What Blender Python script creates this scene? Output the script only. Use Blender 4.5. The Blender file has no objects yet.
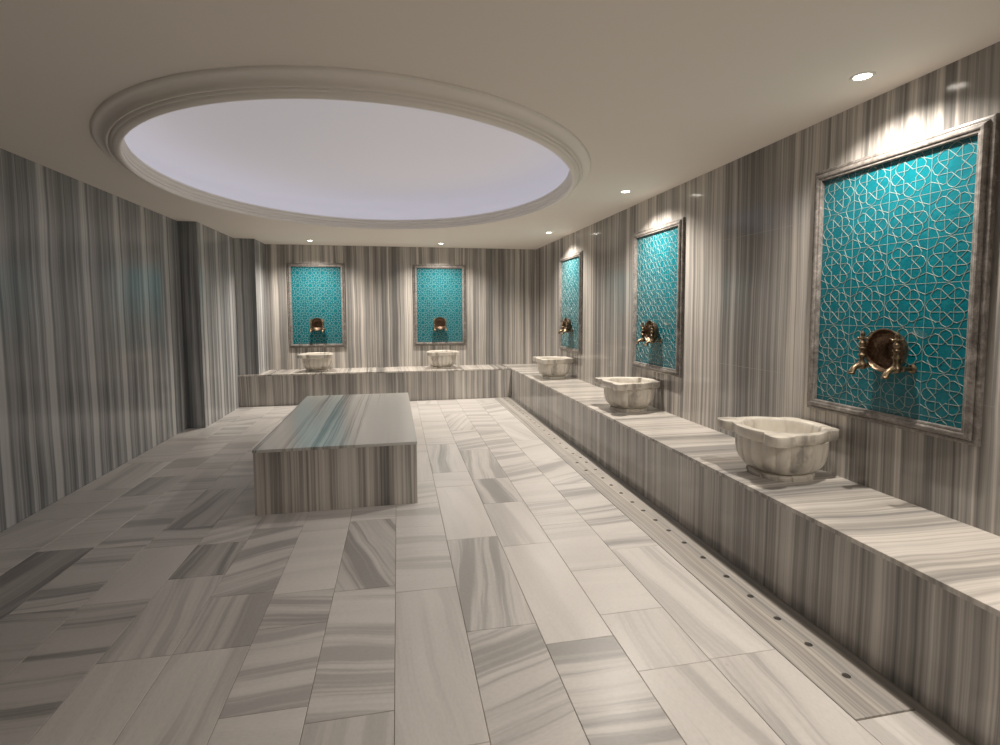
import bpy, bmesh, math, random
from mathutils import Vector, Matrix
PI = math.pi
rnd = random.Random(7)
scene = bpy.context.scene
COL = scene.collection

# ------------------------------------------------------------------ room dimensions (metres)
XL, XR = -2.52, 2.395          # side walls
YF, YB = -2.6, 8.817           # wall behind the camera, far wall
H = 2.475                      # ceiling
HB = 0.476                     # bench height
BX = 1.804                     # front face of the right bench
BY = 8.164                     # front face of the far bench
YJ, XJ = 6.781, -2.316         # jog in the left wall
PYF, PX = 8.20, -2.037         # corner pier

# ------------------------------------------------------------------ object helpers
def link(o, parent=None):
    COL.objects.link(o)
    if parent: o.parent = parent
    return o
def mesh_obj(name, bm, mats, parent=None, smooth=False, angle=None, loc=None):
    me = bpy.data.meshes.new(name)
    bmesh.ops.recalc_face_normals(bm, faces=bm.faces[:]) if not bm.get('keep') else None
    bm.to_mesh(me); bm.free()
    if not isinstance(mats, (list, tuple)): mats = [mats]
    for m in mats: me.materials.append(m)
    if smooth:
        for p in me.polygons: p.use_smooth = True
        if angle is not None:
            me.set_sharp_from_angle(angle=math.radians(angle))
    o = bpy.data.objects.new(name, me)
    if loc: o.location = loc
    return link(o, parent)
class BM:
    """thin wrapper so that a flag can ride along with the bmesh"""
def newbm(): return bmesh.new()
def finish(name, bm, mats, parent=None, smooth=False, angle=None, loc=None, recalc=True):
    me = bpy.data.meshes.new(name)
    if recalc: bmesh.ops.recalc_face_normals(bm, faces=bm.faces[:])
    bm.to_mesh(me); bm.free()
    if not isinstance(mats, (list, tuple)): mats = [mats]
    for m in mats: me.materials.append(m)
    if smooth:
        for p in me.polygons: p.use_smooth = True
        if angle is not None: me.set_sharp_from_angle(angle=math.radians(angle))
    o = bpy.data.objects.new(name, me)
    if loc: o.location = loc
    return link(o, parent)
def empty(name, loc, rz=0.0):
    o = bpy.data.objects.new(name, None)
    o.empty_display_size = .1
    o.location = loc; o.rotation_euler = (0, 0, rz)
    return link(o)
def tag(o, label=None, cat=None, group=None, kind=None):
    if label: o['label'] = label
    if cat: o['category'] = cat
    if group: o['group'] = group
    if kind: o['kind'] = kind
    return o
def copy_tree(o, parent=None):
    c = o.copy(); COL.objects.link(c)
    if parent: c.parent = parent
    for ch in [x for x in o.children]: copy_tree(ch, c)
    return c
def box(bm, x0, y0, z0, x1, y1, z1, mi=0, bevel=0):
    vs = [bm.verts.new(p) for p in ((x0,y0,z0),(x1,y0,z0),(x1,y1,z0),(x0,y1,z0),(x0,y0,z1),(x1,y0,z1),(x1,y1,z1),(x0,y1,z1))]
    fs = [bm.faces.new([vs[i] for i in f]) for f in ((3,2,1,0),(4,5,6,7),(0,1,5,4),(1,2,6,5),(2,3,7,6),(3,0,4,7))]
    for f in fs: f.material_index = mi
    if bevel:
        es = list({e for f in fs for e in f.edges})
        bmesh.ops.bevel(bm, geom=es, offset=bevel, segments=2, affect='EDGES', profile=.6)
def prism(bm, pts, z0, z1, mi=0):
    a = [bm.verts.new((x, y, z0)) for x, y in pts]; b = [bm.verts.new((x, y, z1)) for x, y in pts]
    n = len(pts)
    for i in range(n):
        bm.faces.new((a[i], a[(i+1) % n], b[(i+1) % n], b[i])).material_index = mi
    bm.faces.new(a[::-1]).material_index = mi; bm.faces.new(b).material_index = mi
def rings(bm, rs, close_first=False, close_last=False, mi=0):
    """rs: list of rings (same vertex count) of 3D points, bridged in order"""
    R = [[bm.verts.new(p) for p in r] for r in rs]
    n = len(R[0])
    for a, b in zip(R, R[1:]):
        for i in range(n):
            bm.faces.new((a[i], a[(i+1) % n], b[(i+1) % n], b[i])).material_index = mi
    if close_first: bm.faces.new(R[0][::-1]).material_index = mi
    if close_last: bm.faces.new(R[-1]).material_index = mi
def lathe(bm, prof, M=Matrix(), n=24, mi=0, caps=True):
    """prof: (radius, height) along local Z, moved by M"""
    rs = []
    for r, h in prof:
        rs.append([M @ Vector((max(r, 1e-4) * math.cos(2*PI*i/n), max(r, 1e-4) * math.sin(2*PI*i/n), h)) for i in range(n)])
    rings(bm, rs, caps, caps, mi)
def tube(bm, pts, rad, n=12, mi=0):
    pts = [Vector(p) for p in pts]; rs = []
    up = Vector((1, 0, 0))
    for i, p in enumerate(pts):
        t = (pts[min(i+1, len(pts)-1)] - pts[max(i-1, 0)]).normalized()
        s = up - t * up.dot(t)
        if s.length < 1e-3: s = Vector((0, 1, 0)) - t * t.y
        s.normalize(); q = t.cross(s)
        r = rad[i] if isinstance(rad, (list, tuple)) else rad
        rs.append([p + s * (r*math.cos(2*PI*k/n)) + q * (r*math.sin(2*PI*k/n)) for k in range(n)])
    rings(bm, rs, True, True, mi)

# ------------------------------------------------------------------ material helpers
class NT:
    def __init__(s, name):
        s.m = bpy.data.materials.new(name); s.m.use_nodes = True
        s.t = s.m.node_tree; s.t.nodes.clear()
        s.out = s.t.nodes.new('ShaderNodeOutputMaterial')
        s.b = s.t.nodes.new('ShaderNodeBsdfPrincipled')
        s.t.links.new(s.b.outputs[0], s.out.inputs[0])
    def n(s, typ, **k):
        x = s.t.nodes.new(typ)
        for a, v in k.items(): setattr(x, a, v)
        return x
    def set(s, sock, v):
        if isinstance(v, bpy.types.NodeSocket): s.t.links.new(v, sock)
        else: sock.default_value = v
    def math(s, op, a, b=0.0, c=0.0, clamp=False):
        x = s.n('ShaderNodeMath', operation=op); x.use_clamp = clamp
        s.set(x.inputs[0], a); s.set(x.inputs[1], b)
        if len(x.inputs) > 2: s.set(x.inputs[2], c)
        return x.outputs[0]
    def xyz(s, v):
        x = s.n('ShaderNodeSeparateXYZ'); s.set(x.inputs[0], v); return x.outputs
    def comb(s, x, y, z=0.0):
        c = s.n('ShaderNodeCombineXYZ'); s.set(c.inputs[0], x); s.set(c.inputs[1], y); s.set(c.inputs[2], z); return c.outputs[0]
    def noise(s, vec, scale=1.0, detail=2.0, rough=.5, dist=0.0, dim='3D'):
        x = s.n('ShaderNodeTexNoise', noise_dimensions=dim)
        s.set(x.inputs['Vector'], vec); s.set(x.inputs['Scale'], scale); s.set(x.inputs['Detail'], detail)
        s.set(x.inputs['Roughness'], rough); s.set(x.inputs['Distortion'], dist)
        return x.outputs[0]
    def ramp(s, fac, stops, interp='LINEAR'):
        x = s.n('ShaderNodeValToRGB'); cr = x.color_ramp; cr.interpolation = interp
        while len(cr.elements) < len(stops): cr.elements.new(.5)
        for e, (p, c) in zip(cr.elements, stops):
            e.position = p
            e.color = (c, c, c, 1) if isinstance(c, (int, float)) else (c[0], c[1], c[2], 1)
        s.set(x.inputs[0], fac); return x.outputs[0]
    def mix(s, f, a, b, blend='MIX'):
        x = s.n('ShaderNodeMix', data_type='RGBA', blend_type=blend)
        s.set(x.inputs[0], f)
        s.set(x.inputs[6], a if isinstance(a, bpy.types.NodeSocket) else (*a, 1))
        s.set(x.inputs[7], b if isinstance(b, bpy.types.NodeSocket) else (*b, 1))
        return x.outputs[2]
    def pos(s): return s.n('ShaderNodeNewGeometry').outputs['Position']
    def obj(s): return s.n('ShaderNodeTexCoord').outputs['Object']

STONE = [(.22, (.12, .117, .113)), (.36, (.20, .193, .184)), (.47, (.29, .275, .258)), (.56, (.40, .375, .345)), (.66, (.53, .495, .455)), (.80, (.64, .60, .55))]
def striped(name, coord, seed=0.0, tone=None, contrast=1.0, lift=0.0, tint=(1, 1, 1), rough=.12, freq=1.0,
            period=None, seam=None, brightline=None, wob=.012, spec=.33, vseam=None):
    """marble sawn across the bedding: long straight bands.  coord: 'wall' (bands run up, vary along the wall),
       'x' / 'y' (bands vary along world x / y), 'z'"""
    t = NT(name)
    p = t.pos(); x, y, z = t.xyz(p)[:3]
    if coord == 'wall':
        nx = t.xyz(t.n('ShaderNodeNewGeometry').outputs['True Normal'])[0]
        sel = t.math('GREATER_THAN', t.math('ABSOLUTE', nx), .5)
        u = t.math('ADD', t.math('MULTIPLY', sel, y), t.math('MULTIPLY', t.math('SUBTRACT', 1.0, sel), x)); v = z
    elif coord == 'x': u, v = x, t.math('ADD', y, t.math('MULTIPLY', z, 1.0))
    else: u, v = y, t.math('ADD', x, z)
    u0 = u
    wp = t.noise(t.comb(t.math('MULTIPLY', u, .8), t.math('MULTIPLY', v, .9), seed), 1.6, 2)
    u = t.math('ADD', u, t.math('MULTIPLY', t.math('SUBTRACT', wp, .5), wob * 3))
    if period:
        u = t.math('ADD', t.math('FLOORED_MODULO', t.math('SUBTRACT', u, period[1]), period[0]),
                   t.math('MULTIPLY', t.math('FLOOR', t.math('DIVIDE', t.math('SUBTRACT', u0, period[1]), period[0])), .003))
    def layer(f, g, w, det=1.0):
        return t.noise(t.comb(t.math('MULTIPLY', u, f), t.math('MULTIPLY', v, g), seed + w), 1.0, det)
    s = t.math('MULTIPLY', layer(5*freq, .12, 1.3), .34)
    s = t.math('ADD', s, t.math('MULTIPLY', layer(17*freq, .18, 7.7), .36))
    s = t.math('ADD', s, t.math('MULTIPLY', layer(52*freq, .35, 4.1, 2.0), .34))
    s = t.math('ADD', s, t.math('MULTIPLY', layer(150*freq, 1.2, 9.2, 2.0), .13))
    s = t.math('SUBTRACT', s, .585 - .5)
    s = t.math('ADD', t.math('MULTIPLY', t.math('SUBTRACT', s, .5), 1.9 * contrast), .5 + lift)
    if tone:
        lo, hi = tone[0][0], tone[-1][0]
        fac = t.math('DIVIDE', t.math('SUBTRACT', u0, lo), hi - lo, clamp=True)
        tr = t.ramp(fac, [((a - lo) / (hi - lo), .5 + b) for a, b in tone])
        s = t.math('ADD', s, t.math('SUBTRACT', t.xyz(tr)[0], .5))
    if brightline:
        for c, w, a in brightline:
            d = t.math('ABSOLUTE', t.math('SUBTRACT', u, c))
            g = t.math('SUBTRACT', 1.0, t.math('DIVIDE', d, w), clamp=True)
            s = t.math('ADD', s, t.math('MULTIPLY', t.math('MINIMUM', t.math('MULTIPLY', g, 2.0), 1.0), a))
    cloud = t.noise(t.comb(t.math('MULTIPLY', u, 3), t.math('MULTIPLY', v, 1.4), seed + 3), 1.7, 3)
    s = t.math('ADD', s, t.math('MULTIPLY', t.math('SUBTRACT', cloud, .5), .13))
    c = t.ramp(s, STONE)
    warm = t.noise(t.comb(t.math('MULTIPLY', u, 9), t.math('MULTIPLY', v, .1), seed + 21), 1.0, 1)
    c = t.mix(t.math('MULTIPLY', t.math('SUBTRACT', warm, .35, clamp=True), .9), c, (1.0, .94, .86), 'MULTIPLY')
    if tint != (1, 1, 1): c = t.mix(1.0, c, tint, 'MULTIPLY')
    if seam:     # fine joints between slabs at every seam[0] metres of u, and at the heights in vseam
        m = t.math('FLOORED_MODULO', t.math('SUBTRACT', u0, seam[1]), seam[0])
        line = t.math('LESS_THAN', t.math('MINIMUM', m, t.math('SUBTRACT', seam[0], m)), .0013)
        c = t.mix(t.math('MULTIPLY', line, .55), c, (.30, .27, .24))
    if vseam:
        for hgt in vseam:
            line = t.math('LESS_THAN', t.math('ABSOLUTE', t.math('SUBTRACT', z, hgt)), .0013)
            c = t.mix(t.math('MULTIPLY', line, .4), c, (.45, .42, .38))
    t.set(t.b.inputs['Base Color'], c)
    r = t.math('ADD', t.math('MULTIPLY', t.noise(p, 9.0, 2), .10), rough - .05)
    t.set(t.b.inputs['Roughness'], r)
    t.b.inputs['Specular IOR Level'].default_value = spec
    return t.m

def plain(name, col, rough=.5, metal=0.0, spec=.5, var=0.0, scale=20.0, emit=None, strength=0.0):
    t = NT(name)
    if var:
        n = t.noise(t.obj(), scale, 3)
        c = t.mix(n, tuple(v * (1 - var) for v in col), tuple(min(1, v * (1 + var)) for v in col))
        t.set(t.b.inputs['Base Color'], c)
    else: t.b.inputs['Base Color'].default_value = (*col, 1)
    t.b.inputs['Roughness'].default_value = rough
    t.b.inputs['Metallic'].default_value = metal
    t.b.inputs['Specular IOR Level'].default_value = spec
    if emit:
        t.b.inputs['Emission Color'].default_value = (*emit, 1)
        t.b.inputs['Emission Strength'].default_value = strength
    return t.m

M = {}
RIGHT_TONE = [(-2.6, 0), (1.45, .04), (1.62, .07), (1.72, .0), (2.2, .06), (2.6, .05), (2.66, .14), (2.82, .12), (2.86, .0), (2.93, -.1), (3.30, -.1),
              (3.36, -.06), (3.5, .0), (3.62, .07), (3.9, .08), (4.1, .02), (4.6, .06), (5.05, .02), (5.3, -.06), (5.9, -.05), (6.2, .05), (6.6, .02), (7.3, .06), (7.6, -.04), (8.3, .0), (8.82, -.05)]
BACK_TONE = [(-2.1, -.02), (-1.9, .04), (-1.6, .02), (-1.2, .08), (-.85, .02), (-.7, -.07), (-.3, -.05), (.0, -.04), (.2, .0), (.4, .05), (.7, .07), (1.05, .04), (1.25, .04),
             (1.3, -.08), (1.75, -.08), (1.85, .02), (1.92, -.08), (2.05, .0), (2.12, .05), (2.3, .06), (2.39, 0)]
M['wall_right'] = striped('striped_marble_right', 'wall', 3.0, tone=RIGHT_TONE, lift=-.05, freq=1.35, seam=(.60, .03), vseam=(1.0, 1.92))
M['wall_back'] = striped('striped_marble_far', 'wall', 11.0, tone=BACK_TONE, seam=(.60, .3), lift=-.03, freq=1.7, contrast=1.0)
M['wall_left'] = striped('striped_marble_left', 'wall', 23.0, lift=-.06, spec=.22, rough=.16, tint=(.88, .95, 1.04), period=(.515, 4.17), contrast=1.0, freq=.95,
                         brightline=[(.215, .048, .24), (.30, .012, .08), (.09, .010, .12), (.46, .016, .12)], seam=(.515, 4.17))
M['bench_front'] = striped('striped_marble_bench_front', 'wall', 31.0, lift=-.01, freq=1.3, contrast=.88, seam=(.60, .10))
M['bench_top'] = striped('striped_marble_bench_top', 'y', 41.0, lift=.09, freq=.85, contrast=.85, rough=.2, wob=.03)
M['bench_top_far'] = striped('striped_marble_far_bench_top', 'x', 43.0, lift=.10, freq=.8, contrast=1.0, rough=.2, wob=.03)
SLAB_TONE = [(-1.05, .10), (-.9, .05), (-.75, .02), (-.70, .12), (-.60, .04), (-.52, -.08), (-.38, -.09), (-.36, .10), (-.2, .02), (-.05, .02), (.03, .08), (.12, .05)]
def slab_top_mat():
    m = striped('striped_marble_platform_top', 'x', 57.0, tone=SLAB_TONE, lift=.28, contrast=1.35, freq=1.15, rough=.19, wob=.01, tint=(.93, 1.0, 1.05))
    return m
M['slab_top'] = slab_top_mat()
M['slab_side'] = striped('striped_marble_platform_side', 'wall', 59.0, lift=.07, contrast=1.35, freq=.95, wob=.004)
M['strip'] = striped('striped_marble_drain_cover', 'x', 67.0, lift=.03, contrast=.7, freq=2.0, rough=.35)
M['gutter'] = striped('striped_marble_gutter', 'x', 71.0, lift=-.10, contrast=.6, freq=1.5, rough=.36)

# ---- floor planks: the direction and strength of the veins come from each plank's UVs and colour
def floor_mat():
    t = NT('veined_marble_planks')
    uv = t.n('ShaderNodeUVMap', uv_map='vein').outputs[0]
    at = t.xyz(t.n('ShaderNodeVertexColor', layer_name='tone').outputs[0])
    con, bri = at[0], at[1]
    u, v = t.xyz(uv)[0], t.xyz(uv)[1]
    w1 = t.noise(t.comb(t.math('MULTIPLY', u, 1.6), t.math('MULTIPLY', v, .9), 0.0), 1.0, 2)
    w2 = t.noise(t.comb(t.math('MULTIPLY', u, 14), t.math('MULTIPLY', v, 7), 3.0), 1.0, 3)
    uu = t.math('ADD', u, t.math('ADD', t.math('MULTIPLY', t.math('SUBTRACT', w1, .5), .15), t.math('MULTIPLY', t.math('SUBTRACT', w2, .5), .014)))
    def L(f, g, w, d): return t.noise(t.comb(t.math('MULTIPLY', uu, f), t.math('MULTIPLY', v, g), w), 1.0, d)
    a = L(6.5, .30, 1.0, 1.5); b = L(20, .5, 5.0, 2.0); c = L(60, 1.3, 9.0, 3.0)
    s = t.math('ADD', t.math('MULTIPLY', a, .55), t.math('ADD', t.math('MULTIPLY', b, .32), t.math('MULTIPLY', c, .18)))
    s = t.math('ADD', t.math('MULTIPLY', t.math('SUBTRACT', s, .53), 1.5), .51)
    vein = t.ramp(s, [(.44, 0.0), (.50, .18), (.53, .28), (.555, .56), (.63, .82)])
    vein = t.math('MULTIPLY', t.xyz(vein)[0], con)
    cl = t.noise(t.comb(t.math('MULTIPLY', uu, 7), t.math('MULTIPLY', v, 1.5), 2.0), 1.0, 3)
    base = t.mix(cl, (.49, .462, .438), (.645, .615, .585))
    col = t.mix(vein, base, (.16, .156, .152))
    speck = t.math('GREATER_THAN', t.noise(t.comb(t.math('MULTIPLY', u, 60), t.math('MULTIPLY', v, 22), 2.0), 1.0, 2), .74)
    col = t.mix(t.math('MULTIPLY', speck, .35), col, (.30, .27, .24))
    gr = t.noise(t.comb(t.math('MULTIPLY', u, 120), t.math('MULTIPLY', v, 45), 6.0), 1.0, 3)
    gr = t.math('ADD', t.math('MULTIPLY', gr, .22), .90)
    bri = t.math('MULTIPLY', bri, gr)
    col = t.mix(1.0, col, t.comb(bri, bri, bri), 'MULTIPLY')
    t.set(t.b.inputs['Base Color'], col)
    r = t.math('ADD', t.math('MULTIPLY', t.noise(t.pos(), 14.0, 3), .08), .285)
    t.set(t.b.inputs['Roughness'], r)
    t.b.inputs['Specular IOR Level'].default_value = .33
    bp = t.n('ShaderNodeBump'); bp.inputs['Strength'].default_value = .12; bp.inputs['Distance'].default_value = .004
    t.set(bp.inputs['Height'], t.noise(t.pos(), 22.0, 3)); t.set(t.b.inputs['Normal'], bp.outputs[0])
    return t.m
M['floor'] = floor_mat()
M['grout'] = plain('floor_joint', (.20, .165, .13), .8, var=.2)
M['paint'] = plain('ceiling_paint', (.75, .695, .63), .7, spec=.2, var=.015, scale=3)
M['cornice'] = plain('cornice_plaster', (.80, .76, .70), .5, spec=.3)
M['dome'] = plain('dome_added_glow', (.72, .71, .73), .7, spec=.2, emit=(.84, .81, .92), strength=.155)  # even glow put into the dome surface itself, standing in for cove light
M['led'] = plain('led_strip_glow', (1, 1, 1), .5, emit=(.80, .80, 1.0), strength=.9)
M['lens'] = plain('downlight_lens_glow', (1, 1, 1), .4, emit=(1.0, .90, .76), strength=14.0)
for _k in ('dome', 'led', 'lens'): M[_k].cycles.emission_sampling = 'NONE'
M['ring'] = plain('downlight_ring_white', (.75, .72, .68), .35)

def frame_mat():
    t = NT('brown_grey_marble_frame')
    p = t.obj()
    a = t.noise(p, 14, 5, .65, 1.2); b = t.noise(p, 46, 4, .7)
    s = t.math('ADD', t.math('MULTIPLY', a, .6), t.math('MULTIPLY', b, .4))
    c = t.ramp(s, [(.34, (.06, .052, .047)), (.46, (.125, .112, .102)), (.57, (.22, .20, .183)), (.70, (.42, .38, .35))])
    t.set(t.b.inputs['Base Color'], c); t.b.inputs['Roughness'].default_value = .3
    return t.m
M['frame'] = frame_mat()
def tile_mat():
    t = NT('turquoise_glaze')
    n = t.noise(t.obj(), 11, 3); c = t.mix(n, (.0, .080, .107), (.001, .128, .160))
    cell = t.n('ShaderNodeTexWhiteNoise', noise_dimensions='2D')
    x, y, z = t.xyz(t.obj())[:3]
    t.set(cell.inputs['Vector'], t.comb(t.math('FLOOR', t.math('DIVIDE', x, .05)), t.math('FLOOR', t.math('DIVIDE', z, .05))))
    c = t.mix(t.math('MULTIPLY', cell.outputs[0], .30), c, (.001, .055, .08))
    t.set(t.b.inputs['Base Color'], c); t.b.inputs['Roughness'].default_value = .22
    bp = t.n('ShaderNodeBump'); bp.inputs['Strength'].default_value = .25; bp.inputs['Distance'].default_value = .01
    t.set(bp.inputs['Height'], t.noise(t.obj(), 26, 2)); t.set(t.b.inputs['Normal'], bp.outputs[0])
    return t.m
M['tile'] = tile_mat()
M['tile_line'] = plain('pale_relief_line', (.17, .24, .225), .42, var=.15, scale=60)
def bronze():
    t = NT('aged_bronze')
    n = t.noise(t.obj(), 60, 4, .6); c = t.ramp(n, [(.3, (.055, .038, .024)), (.55, (.17, .12, .072)), (.75, (.36, .27, .16))])
    t.set(t.b.inputs['Base Color'], c); t.b.inputs['Metallic'].default_value = .9
    t.set(t.b.inputs['Roughness'], t.math('ADD', t.math('MULTIPLY', n, .15), .29))
    return t.m
M['bronze'] = bronze()
def copper():
    t = NT('dark_engraved_copper')
    p = t.obj(); x, y, z = t.xyz(p)[:3]
    n = t.noise(p, 90, 4, .6); c = t.ramp(n, [(.3, (.055, .034, .024)), (.6, (.15, .095, .06)), (.8, (.30, .20, .13))])
    t.set(t.b.inputs['Base Color'], c); t.b.inputs['Metallic'].default_value = .85; t.b.inputs['Roughness'].default_value = .38
    rr = t.math('SQRT', t.math('ADD', t.math('MULTIPLY', x, x), t.math('MULTIPLY', z, z)))
    ang = t.math('ARCTAN2', z, x)
    h = t.math('MULTIPLY', t.math('SINE', t.math('MULTIPLY', rr, 520)), t.math('SINE', t.math('MULTIPLY', ang, 16)))
    bp = t.n('ShaderNodeBump'); bp.inputs['Strength'].default_value = .5; bp.inputs['Distance'].default_value = .0015
    t.set(bp.inputs['Height'], h); t.set(t.b.inputs['Normal'], bp.outputs[0])
    return t.m
M['copper'] = copper()
def basin_mat():
    t = NT('cream_marble_basin')
    oi = t.n('ShaderNodeObjectInfo').outputs['Location']
    p = t.obj(); x, y, z = t.xyz(p)[:3]
    w = t.noise(p, 5, 3)
    s = t.noise(t.comb(t.math('ADD', t.math('MULTIPLY', x, 16), t.math('MULTIPLY', w, 2.5)), t.math('MULTIPLY', y, 7), t.math('MULTIPLY', z, 2.0)), 1.0, 4, .6)
    v = t.ramp(s, [(.30, (.24, .225, .20)), (.40, (.42, .385, .335)), (.48, (.56, .52, .455)), (.68, (.64, .60, .525))])
    f = t.noise(p, 30, 4, .6)
    v = t.mix(t.math('MULTIPLY', t.math('SUBTRACT', f, .52, clamp=True), 1.6), v, (.55, .44, .30))
    t.set(t.b.inputs['Base Color'], v)
    t.b.inputs['Roughness'].default_value = .33
    t.b.inputs['Subsurface Weight'].default_value = .05
    t.b.inputs['Subsurface Radius'].default_value = (.02, .015, .01)
    return t.m
M['basin'] = basin_mat()

# ------------------------------------------------------------------ walls
bm = newbm(); prism(bm, [(XL, YF), (XL, YJ), (XJ, YJ), (XJ, PYF), (PX, PYF), (PX, YB), (PX, YB + .12), (XL - .15, YB + .12), (XL - .15, YF)], 0, H + .02)
tag(finish('wall_left', bm, M['wall_left']), kind='structure')
bm = newbm(); box(bm, PX, YB, 0, XR, YB + .12, H + .02)
tag(finish('wall_back', bm, M['wall_back']), kind='structure')
bm = newbm(); box(bm, XR, YF, 0, XR + .12, YB + .12, H + .02)
tag(finish('wall_right', bm, M['wall_right']), kind='structure')
bm = newbm(); box(bm, XL - .15, YF - .12, 0, XR + .12, YF, H + .02)
tag(finish('wall_front', bm, M['wall_left']), kind='structure')

# ------------------------------------------------------------------ floor
XS = [XL, -2.108, -1.805, -1.51, -1.21, -.932, -.632, -.337, -.035, .272, .587, .892, 1.207, 1.512]
# joints (y) and, for the planks between them, (direction, contrast, brightness); near to far
PL = {1: ([1.5, 2.5, 3.42, 3.884, 4.355], ['t.8/.85', 't.8/.8', 'l1/.6', 't.3/1', 't.5/.95', 'l.6/.8']),
      2: ([1.4, 2.0, 2.716, 3.394, 3.919, 4.398, 5.097], ['t.8/.8', 't1/.75', 't1/.72', 't.9/.9', 't.7/.95', 't.3/1', 't.5/.9', 't.5/.9']),
      3: ([1.35, 2.731, 3.342, 3.617, 4.368, 4.674], ['l.3/1', 't.95/.78', 'l.1/.95', 't.7/.9', 'l.7/.85', 'l.7/.85', 't.5/.95']),
      4: ([1.2, 2.251, 2.915, 3.325, 3.706], ['t.3/1', 'l.15/1', 'l.55/.95', 'l.95/.72', 'd.45/1', 'd.6/.9']),
      5: ([1.25, 2.252, 2.681, 3.5], ['l.2/1', 'l.45/1', 'l.7/.9', 'd.7/.95', 'l.4/1']),
      6: ([1.2, 1.85, 2.36, 2.648, 3.4], ['l.3/1', 't.15/1', 't.65/.98', 't.8/.93', 't.1/1.04', 't.4/1']),
      7: ([1.0, 1.767, 2.614, 3.5], ['t.3/1', 'l.35/.9', 't.6/1', 'd.8/.85', 't.4/1']),
      8: ([.9, 1.57, 2.544, 3.635], ['t.3/1', 'l.2/1', 'l.25/1', 't.45/1', 't.4/1', 'l.2/1']),
      9: ([1.3, 2.16, 3.084, 4.052, 4.426, 5.388, 5.673, 6.459, 7.063], ['l.2/1', 'd.7/.95', 'l.75/.98', 'l.08/1.04', 't.3/1', 'l.8/.95', 't.3/1', 't.2/1', 't.4/1', 't.6/1', 'l.4/1']),
      10: ([1.1, 2.008, 2.932, 3.629, 4.187, 5.112, 6.003, 6.993], ['l.2/1', 't.75/.95', 'l.08/1.05', 'l.35/1', 'l.8/.88', 'l.7/.95', 'd.6/1', 'd.6/1', 't.4/1']),
      11: ([.9, 1.779, 2.161, 2.57, 3.176, 3.588, 4.006, 4.976, 5.871, 6.919], ['t.3/1', 'l.45/1.02', 'l.3/1.02', 't.05/1.06', 't.3/1', 't.5/1', 't.1/1', 'd.6/1', 'd.6/1', 't.6/1', 't.4/1', 't.4/1']),
      12: ([.8, 1.788, 2.761, 3.934, 4.589, 5.373, 6.202], ['l.4/1', 'l.7/1', 'l.45/1.06', 't.75/1', 'd.7/1', 'd.4/1', 'd.3/1', 't.3/1'])}
def add_plank(bm, uvl, cl, x0, x1, y0, y1, spec, z=0.0):
    g = .0011
    x0 += g; x1 -= g; y0 += g; y1 -= g
    if spec is None:
        d = rnd.choice('ttld'); con = rnd.choice((.1, .3, .5, .6, .8)); br = rnd.uniform(.88, 1.02)
    else:
        d = spec[0]; a, b = spec[1:].split('/'); con = float(a); br = float(b)
    ang = {'t': PI/2, 'l': 0.0, 'd': PI/2 + .45}[d] + rnd.uniform(-.14, .14)
    if d == 'd' and rnd.random() < .35: ang = rnd.choice((.35, -.35))
    ca, sa = math.cos(ang), math.sin(ang); ox, oy = rnd.uniform(0, 40), rnd.uniform(0, 40)
    e = .0016
    top = [bm.verts.new(p) for p in ((x0+e, y0+e, z), (x1-e, y0+e, z), (x1-e, y1-e, z), (x0+e, y1-e, z))]
    mid = [bm.verts.new(p) for p in ((x0, y0, z-.0014), (x1, y0, z-.0014), (x1, y1, z-.0014), (x0, y1, z-.0014))]
    low = [bm.verts.new((v.co.x, v.co.y, z-.006)) for v in mid]
    fs = [bm.faces.new(top)]
    for A, B in ((mid, top), (low, mid)):
        for i in range(4): fs.append(bm.faces.new((A[i], A[(i+1) % 4], B[(i+1) % 4], B[i])))
    for f in fs:
        for lp in f.loops:
            X, Y = lp.vert.co.x, lp.vert.co.y
            lp[uvl].uv = (X*ca + Y*sa + ox, -X*sa + Y*ca + oy)
            lp[cl] = (con, br, 0, 1)
bm = newbm(); uvl = bm.loops.layers.uv.new('vein'); cl = bm.loops.layers.float_color.new('tone')
for i in range(len(XS) - 1):
    js, ts = PL.get(i, ([], []))
    js = list(js); specs = list(ts)
    ys = []; y = (js[0] if js else 1.4)
    while y > YF:
        ys.insert(0, y); y -= rnd.choice((.45, .6, .75, .9))
    pre = len(ys)                                   # planks nearer than the first listed joint
    ys = [YF] + ys + js[1:]
    y = ys[-1]
    while y < BY - .35:
        y += rnd.choice((.3, .45, .6, .75, .9))
        if y < BY - .15: ys.append(y)
    ys.append(BY)
    for k in range(len(ys) - 1):
        j = k - pre + 1
        sp = specs[j] if (js and 0 <= j < len(specs)) else None
        add_plank(bm, uvl, cl, XS[i], XS[i+1], ys[k], ys[k+1], sp)
add_plank(bm, uvl, cl, 1.512, 1.758, .55, 1.405, 'l.35/1.04')
add_plank(bm, uvl, cl, 1.512, 1.758, YF, .55, 'l.35/1')
nb = len(bm.faces)
box(bm, XL - .1, YF - .1, -.10, BX + .02, BY + .02, -.003, 1)
for f in bm.faces:
    if f.index == -1 or f.material_index == 1: pass
tag(finish('floor', bm, [M['floor'], M['grout']]), kind='structure')
# dark gutter channel between the drain cover and the bench
bm = newbm(); box(bm, 1.7595, YF, -.0029, BX - .0005, BY, -.0005, 0, .0008)
tag(finish('trim_1', bm, M['gutter']), kind='structure')

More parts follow.
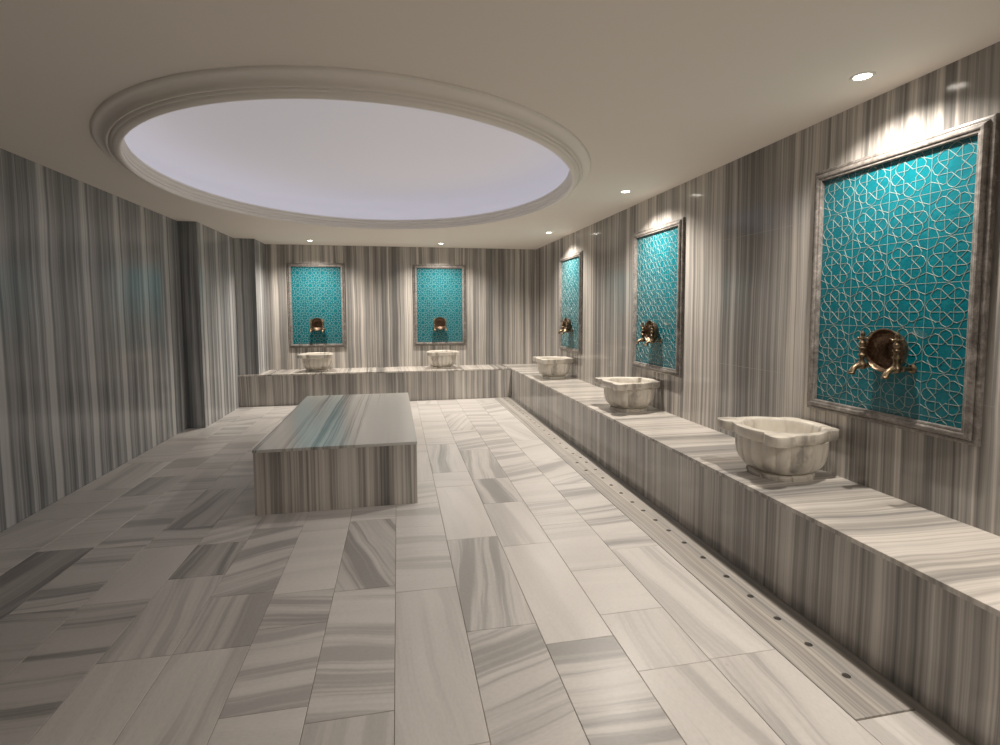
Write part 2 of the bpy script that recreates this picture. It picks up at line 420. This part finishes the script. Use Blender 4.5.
# ------------------------------------------------------------------ drain cover planks with drilled holes
M['hole'] = plain('drain_hole_dark', (.03, .026, .022), .9)
def drain_plank(y0, y1, holes, label, z1=.0035):
    x0, x1 = 1.5135, 1.757; z0 = -.0028; r = .0160
    bm = newbm()
    ycs = [y0]; hs = sorted(holes, key=lambda h: h[1])
    rows = []
    for h in hs:
        if rows and abs(rows[-1][0][1] - h[1]) < .045: rows[-1].append(h)
        else: rows.append([h])
    cuts = [y0] + [(a[0][1] + b[0][1]) / 2 for a, b in zip(rows, rows[1:])] + [y1]
    for row, a, b in zip(rows, cuts, cuts[1:]):
        row = sorted(row); xc = [x0] + [(p[0] + q[0]) / 2 for p, q in zip(row, row[1:])] + [x1]
        for h, xa, xb in zip(row, xc, xc[1:]):
            n = 24
            inner, outer, low = [], [], []
            for k in range(n):
                t = 2*PI*k/n + PI/4
                c, s = math.cos(t), math.sin(t)
                inner.append(bm.verts.new((h[0] + r*c, h[1] + r*s, z1)))
                low.append(bm.verts.new((h[0] + r*c, h[1] + r*s, z0)))
                q = (k % (n//4)) / (n//4); side = k // (n//4)
                cor = [(xb, b), (xa, b), (xa, a), (xb, a)]
                P, Q = cor[side], cor[(side+1) % 4]
                outer.append(bm.verts.new((P[0] + (Q[0]-P[0])*q, P[1] + (Q[1]-P[1])*q, z1)))
            for k in range(n):
                j = (k+1) % n
                bm.faces.new((outer[k], outer[j], inner[j], inner[k]))
                bm.faces.new((inner[k], inner[j], low[j], low[k]))
            bm.faces.new(low).material_index = 1
    bmesh.ops.remove_doubles(bm, verts=bm.verts[:], dist=1e-5)
    v = [bm.verts.new(p) for p in ((x0-.0015, y0, z1-.0012), (x0-.0015, y1, z1-.0012), (x0-.0015, y1, z0), (x0-.0015, y0, z0), (x1+.0015, y0, z1-.0012), (x1+.0015, y1, z1-.0012), (x1+.0015, y1, z0), (x1+.0015, y0, z0),
                                   (x0, y0, z1), (x0, y1, z1), (x1, y0, z1), (x1, y1, z1))]
    for f in ((0,1,2,3), (4,5,6,7), (0,1,9,8), (4,5,11,10), (0,3,7,4,10,8), (1,2,6,5,11,9)):
        bm.faces.new([v[i] for i in f])
    return tag(finish('drain_cover', bm, [M['strip'], M['hole']]), label, 'drain cover', 'marble drain cover planks along the bench')
drain_plank(1.408, 4.108, [(1.660, 1.593), (1.664, 1.783), (1.668, 1.969), (1.671, 2.156), (1.674, 2.348), (1.674, 2.561), (1.672, 2.755), (1.668, 2.932),
    (1.667, 3.10), (1.665, 3.269), (1.661, 3.435), (1.660, 3.626), (1.660, 3.813), (1.663, 3.995)], 'long marble drain cover plank nearest the viewer, one row of drilled holes')
drain_plank(4.111, 4.678, [(1.689, 4.221), (1.690, 4.453), (1.690, 4.610), (1.600, 4.221), (1.600, 4.453)], 'short middle piece of the marble drain cover with two rows of holes')
drain_plank(4.681, BY - .002, [(1.664, 4.75 + .205 * k) for k in range(17)], 'farthest length of the marble drain cover, running to the far bench')

# ------------------------------------------------------------------ ceiling with its oval opening
CX, CY, EA, EB = -.20, 4.505, 1.76, 2.055
NE = 160
def ell(inset, z):
    out = []
    for i in range(NE):
        t = 2*PI*i/NE; c, s = math.cos(t), math.sin(t)
        nx, ny = c/EA, s/EB; l = math.hypot(nx, ny)
        out.append((CX + EA*c - inset*nx/l, CY + EB*s - inset*ny/l, z))
    return out
def rect_ring(x0, x1, y0, y1, z):
    out = []
    for i in range(NE):
        t = 2*PI*i/NE; c, s = EA*math.cos(t), EB*math.sin(t)
        k = []
        if c > 1e-9: k.append((x1 - CX)/c)
        if c < -1e-9: k.append((x0 - CX)/c)
        if s > 1e-9: k.append((y1 - CY)/s)
        if s < -1e-9: k.append((y0 - CY)/s)
        k = min(k); out.append((CX + c*k, CY + s*k, z))
    return out
bm = newbm()
x0, x1, y0, y1 = XL - .15, XR + .12, YF - .12, YB + .12
rings(bm, [ell(.05, H + .018), ell(.05, H), rect_ring(x0, x1, y0, y1, H), rect_ring(x0, x1, y0, y1, H + .018), ell(.05, H + .018)])
bmesh.ops.remove_doubles(bm, verts=bm.verts[:], dist=1e-5)
# fill the slivers at the four corners
for (cx_, cy_) in ((x0, y0), (x1, y0), (x0, y1), (x1, y1)):
    best = sorted([v for v in bm.verts if abs(v.co.z - H) < 1e-6 and (abs(v.co.x - cx_) < 1e-6 or abs(v.co.y - cy_) < 1e-6)], key=lambda v: (v.co.x-cx_)**2 + (v.co.y-cy_)**2)
    A = next(v for v in best if abs(v.co.x - cx_) < 1e-6); B = next(v for v in best if abs(v.co.y - cy_) < 1e-6)
    if A is not B: bm.faces.new((A, B, bm.verts.new((cx_, cy_, H))))
tag(finish('ceiling', bm, M['paint'], smooth=False), kind='structure')
# cornice ring
prof = [(-.004, H + .001), (-.004, H - .006), (.002, H - .015), (.010, H - .018)]
for k in range(1, 9):
    a = k/8*PI/2; prof.append((.012 + .047*math.sin(a)**1.1, H - .018 - .030*(1 - math.cos(a))))
prof += [(.060, H - .055), (.064, H - .060), (.070, H - .060), (.074, H - .054), (.075, H - .048), (.079, H - .048), (.080, H - .062), (.085, H - .068),
         (.092, H - .070), (.094, H - .077), (.104, H - .084), (.118, H - .089), (.127, H - .090), (.134, H - .086), (.138, H - .078), (.138, H - .064), (.133, H - .058), (.141, H - .053), (.143, H - .040), (.137, H - .034),
         (.144, H - .028), (.147, H - .012), (.142, H - .004), (.149, H + .004), (.152, H + .016), (.146, H + .024), (.11, H + .024), (.05, H + .024)]
bm = newbm(); rings(bm, [ell(d, z) for d, z in prof])
tag(finish('trim_2', bm, M['cornice'], smooth=True, angle=40), kind='structure')
# shallow vault behind the cornice
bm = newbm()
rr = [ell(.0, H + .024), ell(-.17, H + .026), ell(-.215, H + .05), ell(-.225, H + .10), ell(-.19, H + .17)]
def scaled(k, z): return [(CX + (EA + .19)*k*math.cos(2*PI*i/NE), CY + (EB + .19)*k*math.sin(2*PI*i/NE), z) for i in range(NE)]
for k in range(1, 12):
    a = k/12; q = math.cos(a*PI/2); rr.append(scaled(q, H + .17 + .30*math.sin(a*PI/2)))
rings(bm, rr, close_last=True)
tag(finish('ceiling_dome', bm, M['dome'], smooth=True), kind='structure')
# LED strip lying in the trough
bm = newbm()
rings(bm, [ell(.03, H + .027), ell(.03, H + .039), ell(.006, H + .039), ell(.006, H + .027), ell(.03, H + .027)])
tag(finish('led_strip', bm, M['led'], smooth=False), 'cool white light strip hidden in the trough round the oval ceiling dome', 'light strip')

# ------------------------------------------------------------------ downlights, then added fill lamps
def make_downlight():
    t = empty('recessed_downlight', (0, 0, 0))
    bm = newbm()
    lathe(bm, [(.036, .004), (.036, -.002), (.041, -.0045), (.048, -.0045), (.051, -.001), (.051, .0)], n=32, caps=False)
    finish('trim_ring', bm, M['ring'], t, smooth=True, angle=40)
    bm = newbm(); lathe(bm, [(.036, -.0008), (.018, -.0026), (.0001, -.0032)], n=32)
    finish('lens', bm, M['lens'], t, smooth=True)
    return t
dl0 = make_downlight()
def lamp(name, x, y, power, size=.022, angle=140, blend=1.0, col=(1.0, .90, .785), tilt=(0, 0), z=H - .032):
    L = bpy.data.lights.new(name, 'SPOT'); L.energy = power; L.spot_size = math.radians(angle); L.spot_blend = blend
    L.shadow_soft_size = size; L.color = col
    o = bpy.data.objects.new(name, L); o.location = (x, y, z); o.rotation_euler = (tilt[0], tilt[1], 0); COL.objects.link(o); return o
SP = [(2.125, 2.09, 'recessed ceiling downlight above the nearest, largest turquoise panel'),
      (2.04, 4.44, 'recessed ceiling downlight above the middle panel of the right wall'),
      (2.055, 6.90, 'recessed ceiling downlight in front of the narrow panel by the far right corner'),
      (.695, 8.29, 'recessed ceiling downlight above the right panel of the far wall'),
      (-1.274, 8.27, 'recessed ceiling downlight above the left panel of the far wall')]
PW = 120
for i, (x, y, lab) in enumerate(SP):
    d = dl0 if i == 0 else copy_tree(dl0)
    d.location = (x, y, H)
    tag(d, lab, 'ceiling light', 'recessed downlights over the wall fountains')
    lamp('downlight_or_fill_lamp', x, y, PW if i == 0 else 195)
for x, y, e in ((2.05, -.25, 190), (.2, -1.6, 45)):  # unseen fill lamps added behind the camera, no fittings
    lamp('downlight_or_fill_lamp', x, y, e, angle=150)

# ------------------------------------------------------------------ benches
def bench(name, label, parts):
    t = empty(name, parts['loc']); tag(t, label, 'bench'); lx, ly = parts['loc'][:2]
    for nm, (a, b, c, d, e, f), m, bev in parts['boxes']:
        bm = newbm(); box(bm, a-lx, b-ly, c, d-lx, e-ly, f, 0, bev); finish(nm, bm, m, t)
    return t
bench('marble_bench', 'long striped marble bench built along the right wall', dict(loc=(2.1, 3.0, 0), boxes=[
    ('front_panel', (BX, YF + .002, 0, BX + .02, BY - .002, HB - .022), M['bench_front'], 0),
    ('core', (BX + .021, YF + .002, 0, XR - .002, YB - .002, HB - .0225), M['bench_front'], 0),
    ('seat_slab', (BX - .006, YF + .002, HB - .022, XR - .001, YB - .001, HB), M['bench_top'], .003)]))
bench('marble_bench', 'striped marble bench across the far wall, beyond the platform', dict(loc=(-.2, 8.5, 0), boxes=[
    ('front_panel', (XJ + .001, BY, 0, BX - .0065, BY + .02, HB - .022), M['bench_front'], 0),
    ('core', (PX + .002, BY + .037, 0, BX - .0065, YB - .002, HB - .0225), M['bench_front'], 0),
    ('seat_slab', (PX + .001, BY - .006, HB - .022, BX - .0075, YB - .001, HB), M['bench_top_far'], .003),
    ('seat_ledge', (XJ + .001, BY - .006, HB - .022, PX - .0005, PYF - .001, HB), M['bench_top_far'], .003)]))

# ------------------------------------------------------------------ platform (navel stone)
sx0, sx1, sy0, sy1, hs = -1.001, .115, 3.737, 6.057, .460
t = empty('marble_platform', ((sx0+sx1)/2, (sy0+sy1)/2, 0), .0081)
tag(t, 'low rectangular marble platform with bold stripes, standing free in the middle of the floor', 'platform')
w, d = (sx1-sx0)/2, (sy1-sy0)/2
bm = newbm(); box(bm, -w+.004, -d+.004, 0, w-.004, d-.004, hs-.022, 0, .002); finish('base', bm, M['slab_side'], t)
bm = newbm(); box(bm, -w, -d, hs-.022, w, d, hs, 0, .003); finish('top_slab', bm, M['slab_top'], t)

# ------------------------------------------------------------------ tiled wall panels
def ribbon(bm, a, b, w, y0, y1, mi):
    dx, dz = b[0]-a[0], b[1]-a[1]; l = math.hypot(dx, dz)
    if l < 1e-6: return
    ex, ez = dx/l*w*.3, dz/l*w*.3; px, pz = -dz/l*w/2, dx/l*w/2
    A = [(a[0]-ex+px, a[1]-ez+pz), (b[0]+ex+px, b[1]+ez+pz), (b[0]+ex-px, b[1]+ez-pz), (a[0]-ex-px, a[1]-ez-pz)]
    k = .5
    B = [(a[0]-ex+px*k, a[1]-ez+pz*k), (b[0]+ex+px*k, b[1]+ez+pz*k), (b[0]+ex-px*k, b[1]+ez-pz*k), (a[0]-ex-px*k, a[1]-ez-pz*k)]
    lo = [bm.verts.new((x, y0, z)) for x, z in A]; hi = [bm.verts.new((x, y1, z)) for x, z in B]
    bm.faces.new(hi).material_index = mi
    for i in range(4): bm.faces.new((lo[i], lo[(i+1) % 4], hi[(i+1) % 4], hi[i])).material_index = mi
def rosette():
    """line work of one square tile of side 1 centred on 0"""
    S = []; q = .146; R = q / math.cos(math.radians(67.5))
    P = lambda r, deg: (r*math.cos(math.radians(deg)), r*math.sin(math.radians(deg)))
    for k in range(8):
        a = math.radians(45*k); c, s = math.cos(a), math.sin(a)
        rot = lambda p: (p[0]*c - p[1]*s, p[0]*s + p[1]*c)
        t0 = q*math.tan(math.radians(22.5)); t1 = math.sqrt(R*R - q*q)
        S.append((rot((q, t0)), rot((q, t1)))); S.append((rot((q, -t0)), rot((q, -t1))))
        tip = P(.478 if k % 2 == 0 else .452, 45*k)
        for e in (-1, 1):
            sh = P(.438, 45*k + e*13.5)
            S.append((P(R, 45*k + e*22.5), sh)); S.append((sh, tip))
    r = .245
    for cx, cy in ((.5, .5), (-.5, .5), (-.5, -.5), (.5, -.5)):
        for k in range(8):
            a, b = P(r, 45*k), P(r, 45*(k+1)); m = ((a[0]+b[0])/2 + cx, (a[1]+b[1])/2 + cy)
            if abs(m[0]) < .5 and abs(m[1]) < .5: S.append(((a[0]+cx, a[1]+cy), (b[0]+cx, b[1]+cy)))
    return S
ROS = rosette()
ZT, ZB = 2.1877, .8235
def make_panel(w_out):
    """local frame: wall plane y=0, room towards -y, x along the wall, origin at the foot of the frame"""
    t = empty('tiled_wall_panel', (0, 0, 0))
    hO = ZT - ZB; wf = .0605; wi = w_out - 2*wf; hi_ = hO - 2*wf - .008
    # frame
    prof = [(0, 0), (0, .022), (.003, .027), (.010, .030), (.017, .030), (.020, .026), (.021, .036), (.025, .045), (.033, .052), (.041, .053), (.046, .050), (.047, .042), (.053, .042), (.0585, .041), (.0605, .037), (.0605, .003)]
    bm = newbm(); rs = []
    for dd, h in prof:
        x = w_out/2 - dd; h *= .7; rs.append([(-x, -h, dd), (x, -h, dd), (x, -h, hO - dd), (-x, -h, hO - dd)])
    rings(bm, rs); finish('frame', bm, M['frame'], t)
    # tiles
    x0, x1, z0, z1 = -wi/2 - .004, wi/2 + .004, wf - .004, hO - wf + .004
    bm = newbm(); box(bm, x0, -.006, z0, x1, -.001, z1, 0)
    ts = wi/4.0; tz = (z1 - z0) / 6.14
    lw = .0030
    def clip(a, b):
        (ax, az), (bx, bz) = a, b; t0, t1 = 0.0, 1.0; dx, dz = bx-ax, bz-az
        for p, q in ((-dx, ax-x0), (dx, x1-ax), (-dz, az-z0), (dz, z1-az)):
            if abs(p) < 1e-12:
                if q < 0: return None
            else:
                r = q/p
                if p < 0: t0 = max(t0, r)
                else: t1 = min(t1, r)
        if t0 >= t1: return None
        return (ax+dx*t0, az+dz*t0), (ax+dx*t1, az+dz*t1)
    for i in range(4):
        for j in range(-1, 7):
            cx, cz = -wi/2 + ts*(i + .5), z1 - tz*(j + .5)
            for a, b in ROS:
                s = clip((cx + a[0]*ts, cz + a[1]*tz), (cx + b[0]*ts, cz + b[1]*tz))
                if s: ribbon(bm, s[0], s[1], lw, -.0055, -.0076, 1)
    for i in range(1, 4): ribbon(bm, (-wi/2 + ts*i, z0), (-wi/2 + ts*i, z1), .0026, -.0055, -.0069, 1)
    for j in range(1, 7):
        if z1 - tz*j > z0: ribbon(bm, (x0, z1 - tz*j), (x1, z1 - tz*j), .0026, -.0055, -.0069, 1)
    finish('tile_field', bm, [M['tile'], M['tile_line']], t)
    return t
pR = make_panel(.925); pB = make_panel(.885)
PANELS = [  # wall, centre along the wall, label bits
    ('R', 2.166, 'nearest and largest-looking framed panel of turquoise star tiles, on the right wall'),
    ('R', 4.494, 'middle framed panel of turquoise star tiles on the right wall'),
    ('R', 6.949, 'narrow-looking framed turquoise tile panel closest to the far right corner'),
    ('B', .706, 'right-hand framed turquoise tile panel on the far wall'),
    ('B', -1.278, 'left-hand framed turquoise tile panel on the far wall')]
first = {}
def place(o, wall, c, z, off=0.0):
    if wall == 'R': o.location = (XR - off, c, z); o.rotation_euler = (0, 0, -PI/2)
    else: o.location = (c, YB - off, z); o.rotation_euler = (0, 0, 0)
for wall, c, lab in PANELS:
    src = pR if wall == 'R' else pB
    o = copy_tree(src) if wall in first else src
    first[wall] = 1
    place(o, wall, c, ZB, .0005)
    tag(o, lab, 'tile panel', 'turquoise tile panels round the room')

# ------------------------------------------------------------------ taps (local: wall y=0, room -y, origin on the wall at the pipe)
def make_tap():
    t = empty('bronze_tap', (0, 0, 0))
    Ry = lambda y: Matrix.Translation((0, y, 0)) @ Matrix.Rotation(PI/2, 4, 'X')     # local Z -> -Y
    bm = newbm(); lathe(bm, [(.022, 0), (.022, .004), (.017, .008), (.011, .011), (.0095, .03), (.0095, .05), (.013, .054), (.013, .060), (.0095, .064), (.0095, .072), (.014, .078), (.016, .088)], Ry(-.009), 20)
    finish('wall_pipe', bm, M['bronze'], t, smooth=True, angle=35)
    Z = Matrix.Translation((0, -.102, 0)) @ Matrix.Diagonal((1.2, 1.2, 1.08, 1.0))
    bm = newbm(); lathe(bm, [(.006, -.018), (.013, -.015), (.018, -.006), (.0185, .004), (.015, .014), (.011, .020), (.0095, .03), (.0105, .044), (.015, .048), (.0155, .053), (.011, .057), (.0095, .062), (.0105, .074), (.0155, .078), (.0155, .083), (.0095, .088)], Z, 20)
    finish('body', bm, M['bronze'], t, smooth=True, angle=35)
    bm = newbm(); tube(bm, [(0, -.104, .004), (0, -.118, .002), (0, -.134, -.004), (0, -.147, -.012), (0, -.156, -.023), (0, -.160, -.033)], [.015, .0145, .0135, .013, .0135, .0145], 16)
    lathe(bm, [(.0145, -.032), (.017, -.034), (.017, -.041), (.014, -.043), (.010, -.039)], Matrix.Translation((0, -.161, 0)), 16)
    finish('spout', bm, M['bronze'], t, smooth=True, angle=35)
    bm = newbm(); lathe(bm, [(.007, .086), (.0105, .094), (.0135, .100), (.0135, .108), (.009, .115), (.007, .119), (.011, .124), (.011, .130), (.007, .137), (.0095, .144), (.0085, .151), (.004, .157), (.001, .165)], Z, 20)
    for a in (0, PI/2):
        c, s = math.cos(a), math.sin(a)
        tube(bm, [(k*c, -.102 + k*s, .137) for k in (-.032, -.028, -.022, -.008, .008, .022, .028, .032)], [.004, .0066, .0045, .0042, .0042, .0045, .0066, .004], 10)
    h = finish('cross_handle', bm, M['bronze'], t, smooth=True, angle=35)
    return t
def make_bowl():
    """round hammam bowl standing on its rim between the taps, open towards the room; origin at its centre on the wall"""
    t = empty('copper_bowl', (0, 0, 0))
    F = Matrix.Translation((0, 0, 0)) @ Matrix.Rotation(PI/2, 4, 'X')
    out = [(.001, .008), (.030, .008), (.062, .012), (.088, .024), (.101, .042), (.106, .062), (.1085, .072), (.111, .075), (.111, .079), (.108, .081)]
    inn = [(.1045, .078), (.1025, .068), (.097, .046), (.084, .029), (.060, .019), (.036, .0165), (.034, .0185), (.024, .022), (.010, .024), (.001, .0245)]
    bm = newbm(); lathe(bm, out + inn, F, 48)
    finish('dish', bm, M['copper'], t, smooth=True, angle=60)
    bm = newbm(); lathe(bm, [(.1090, .0745), (.1125, .0745), (.1135, .078), (.1125, .0815), (.1075, .0825), (.1055, .080)], F, 48, caps=False)
    finish('rim', bm, M['bronze'], t, smooth=True, angle=60)
    return t
tap0, bowl0 = make_tap(), make_bowl()
WHERE = ['nearest turquoise panel', 'middle panel of right wall', 'panel by far right corner', 'right-hand panel of far wall', 'left-hand panel of far wall']
CT = [2.098, 4.475, 6.92, .700, -1.272]
n = 0
for (wall, c, _), wh, ct in zip(PANELS, WHERE, CT):
    for s in (-1, 1):
        o = tap0 if n == 0 else copy_tree(tap0); n += 1
        place(o, wall, ct - s*.092 if wall == 'R' else ct + s*.092, 1.120)
        tag(o, '%s bronze tap of the pair on the %s' % ('left' if s < 0 else 'right', wh), 'tap', 'bronze taps over the basins')
    o = bowl0 if ct == CT[0] else copy_tree(bowl0)
    place(o, wall, ct - (.010 if wall == 'R' else 0), 1.203); o.scale = (.945, .945, .945)
    o.location.x -= (.012 if wall == 'R' else 0); o.location.y -= (.012 if wall == 'B' else 0)
    tag(o, 'round dark copper bowl propped between the taps on the ' + wh, 'bowl', 'copper bowls between the taps')

# ------------------------------------------------------------------ basins
def outline_fn():
    """quatrefoil rim seen from above: four shallow lobes with an ear at each corner; radius by angle"""
    half = [(0, -.262), (.05, -.260), (.09, -.252), (.125, -.239), (.150, -.224), (.156, -.229), (.164, -.246), (.182, -.258), (.215, -.263), (.250, -.261), (.272, -.251), (.284, -.234),
            (.286, -.205), (.283, -.170), (.275, -.140), (.258, -.126), (.2655, -.095), (.2675, -.05), (.264, .0), (.252, .05), (.230, .10), (.200, .145),
            (.198, .158), (.203, .178), (.200, .205), (.188, .232), (.170, .250), (.148, .258), (.134, .256), (.126, .250), (.09, .262), (.05, .269), (0, .272)]
    q = half + [(-x, y) for x, y in half[-2:0:-1]]
    n = len(q)
    def R(t):
        dx, dy = math.cos(t), math.sin(t); best = None
        for i in range(n):
            (ax, ay), (bx, by) = q[i], q[(i+1) % n]
            ex, ey = bx-ax, by-ay; den = dx*ey - dy*ex
            if abs(den) < 1e-12: continue
            r = (ax*ey - ay*ex)/den; m = (ax*dy - ay*dx)/den
            if r > 0 and -1e-6 <= m <= 1 + 1e-6 and (best is None or r > best): best = r
        return best
    return R
def make_basin():
    t = empty('marble_basin', (0, 0, 0))
    R = outline_fn(); N = 256; T = [2*PI*i/N for i in range(N)]
    RR = [R(a) for a in T]
    def sq(a, r, e=2.6): c, s = abs(math.cos(a)), abs(math.sin(a)); return r/((c**e + s**e)**(1/e))
    def flute(a):                                                  # rounded gadroons
        return abs(math.cos(10*a))**.7
    def ring(fn, z): return [(fn(i, a)*math.cos(a), fn(i, a)*math.sin(a), z) for i, a in enumerate(T)]
    rs = []
    body = [(.030, .150), (.034, .164), (.045, .186), (.062, .206), (.085, .223), (.11, .234), (.14, .240), (.17, .242), (.20, .242), (.212, .241)]
    for z, r in body:
        k = min(1, (z - .03)/.05)
        rs.append(ring(lambda i, a: sq(a, r, 2.3)*(1 - .05*(1 - flute(a))*k), z))
    rs.append(ring(lambda i, a: sq(a, .241, 2.3), .2145))
    rs.append(ring(lambda i, a: min(RR[i] - .012, sq(a, .250, 2.3) + max(0, RR[i] - .28)*.5), .217))
    rs.append(ring(lambda i, a: RR[i] - .007, .220)); rs.append(ring(lambda i, a: RR[i] - .002, .226)); rs.append(ring(lambda i, a: RR[i], .232))
    rs.append(ring(lambda i, a: RR[i], .271)); rs.append(ring(lambda i, a: RR[i] - .0015, .2745)); rs.append(ring(lambda i, a: RR[i] - .005, .2755))
    inner = lambda a, r: sq(a, r, 2.15)
    for z, r in [(.275, .216), (.272, .211), (.264, .207), (.235, .203), (.20, .199), (.16, .189), (.13, .174), (.105, .150), (.09, .115), (.083, .07), (.081, .02)]:
        rs.append(ring(lambda i, a: inner(a, r), z))
    bm = newbm(); rings(bm, rs, True, True)
    finish('bowl', bm, M['basin'], t, smooth=True, angle=38)
    bm = newbm()
    def foot(a, r):
        k = abs(math.cos(4*a)); return sq(a, r, 2.3)*(1 - .05*(k < .35))
    rings(bm, [ring(lambda i, a: foot(a, .176), 0), ring(lambda i, a: foot(a, .178), .004), ring(lambda i, a: foot(a, .178), .020), ring(lambda i, a: foot(a, .170), .026), ring(lambda i, a: foot(a, .155), .032), ring(lambda i, a: .12, .034)], True, True)
    finish('foot', bm, M['basin'], t, smooth=True, angle=30)
    return t
basin0 = make_basin()
BAS = [('R', 2.525, 'nearest white marble basin with eared scalloped rim, on the right bench'),
       ('R', 4.49, 'middle marble basin on the right bench, below the middle panel'),
       ('R', 6.87, 'marble basin near the far end of the right bench, by the corner'),
       ('B', .71, 'marble basin on the far bench below the right-hand panel'),
       ('B', -1.25, 'marble basin on the far bench below the left-hand panel')]
for i, (wall, c, lab) in enumerate(BAS):
    o = basin0 if i == 0 else copy_tree(basin0)
    if wall == 'R': place(o, 'R', c, HB, .275); o.scale = (.93, .93, 1.0)
    else: place(o, 'B', c, HB, .32); o.scale = (.93, .97, 1.0)
    tag(o, lab, 'basin', 'marble basins on the benches')

# ------------------------------------------------------------------ world, camera, view
w = bpy.data.worlds.new('world'); scene.world = w; w.use_nodes = True
w.node_tree.nodes['Background'].inputs[0].default_value = (.5, .5, .55, 1); w.node_tree.nodes['Background'].inputs[1].default_value = .3
cam = bpy.data.cameras.new('camera'); co = bpy.data.objects.new('camera', cam); COL.objects.link(co)
cam.sensor_width = 36; cam.lens = 516.37/1000*36; cam.clip_start = .02
cam.shift_x = 0; cam.shift_y = -(372.5 - 346.57)/1000
co.matrix_world = Matrix.Translation((0, 0, 1.4)) @ Matrix.Rotation(-.1953, 4, 'Z') @ Matrix.Rotation(PI/2 - .0682, 4, 'X') @ Matrix.Rotation(-.0042, 4, 'Z')
scene.camera = co
scene.view_settings.view_transform = 'Standard'
scene.view_settings.look = 'None'
scene.view_settings.exposure = 0.12
scene.view_settings.gamma = 1.14
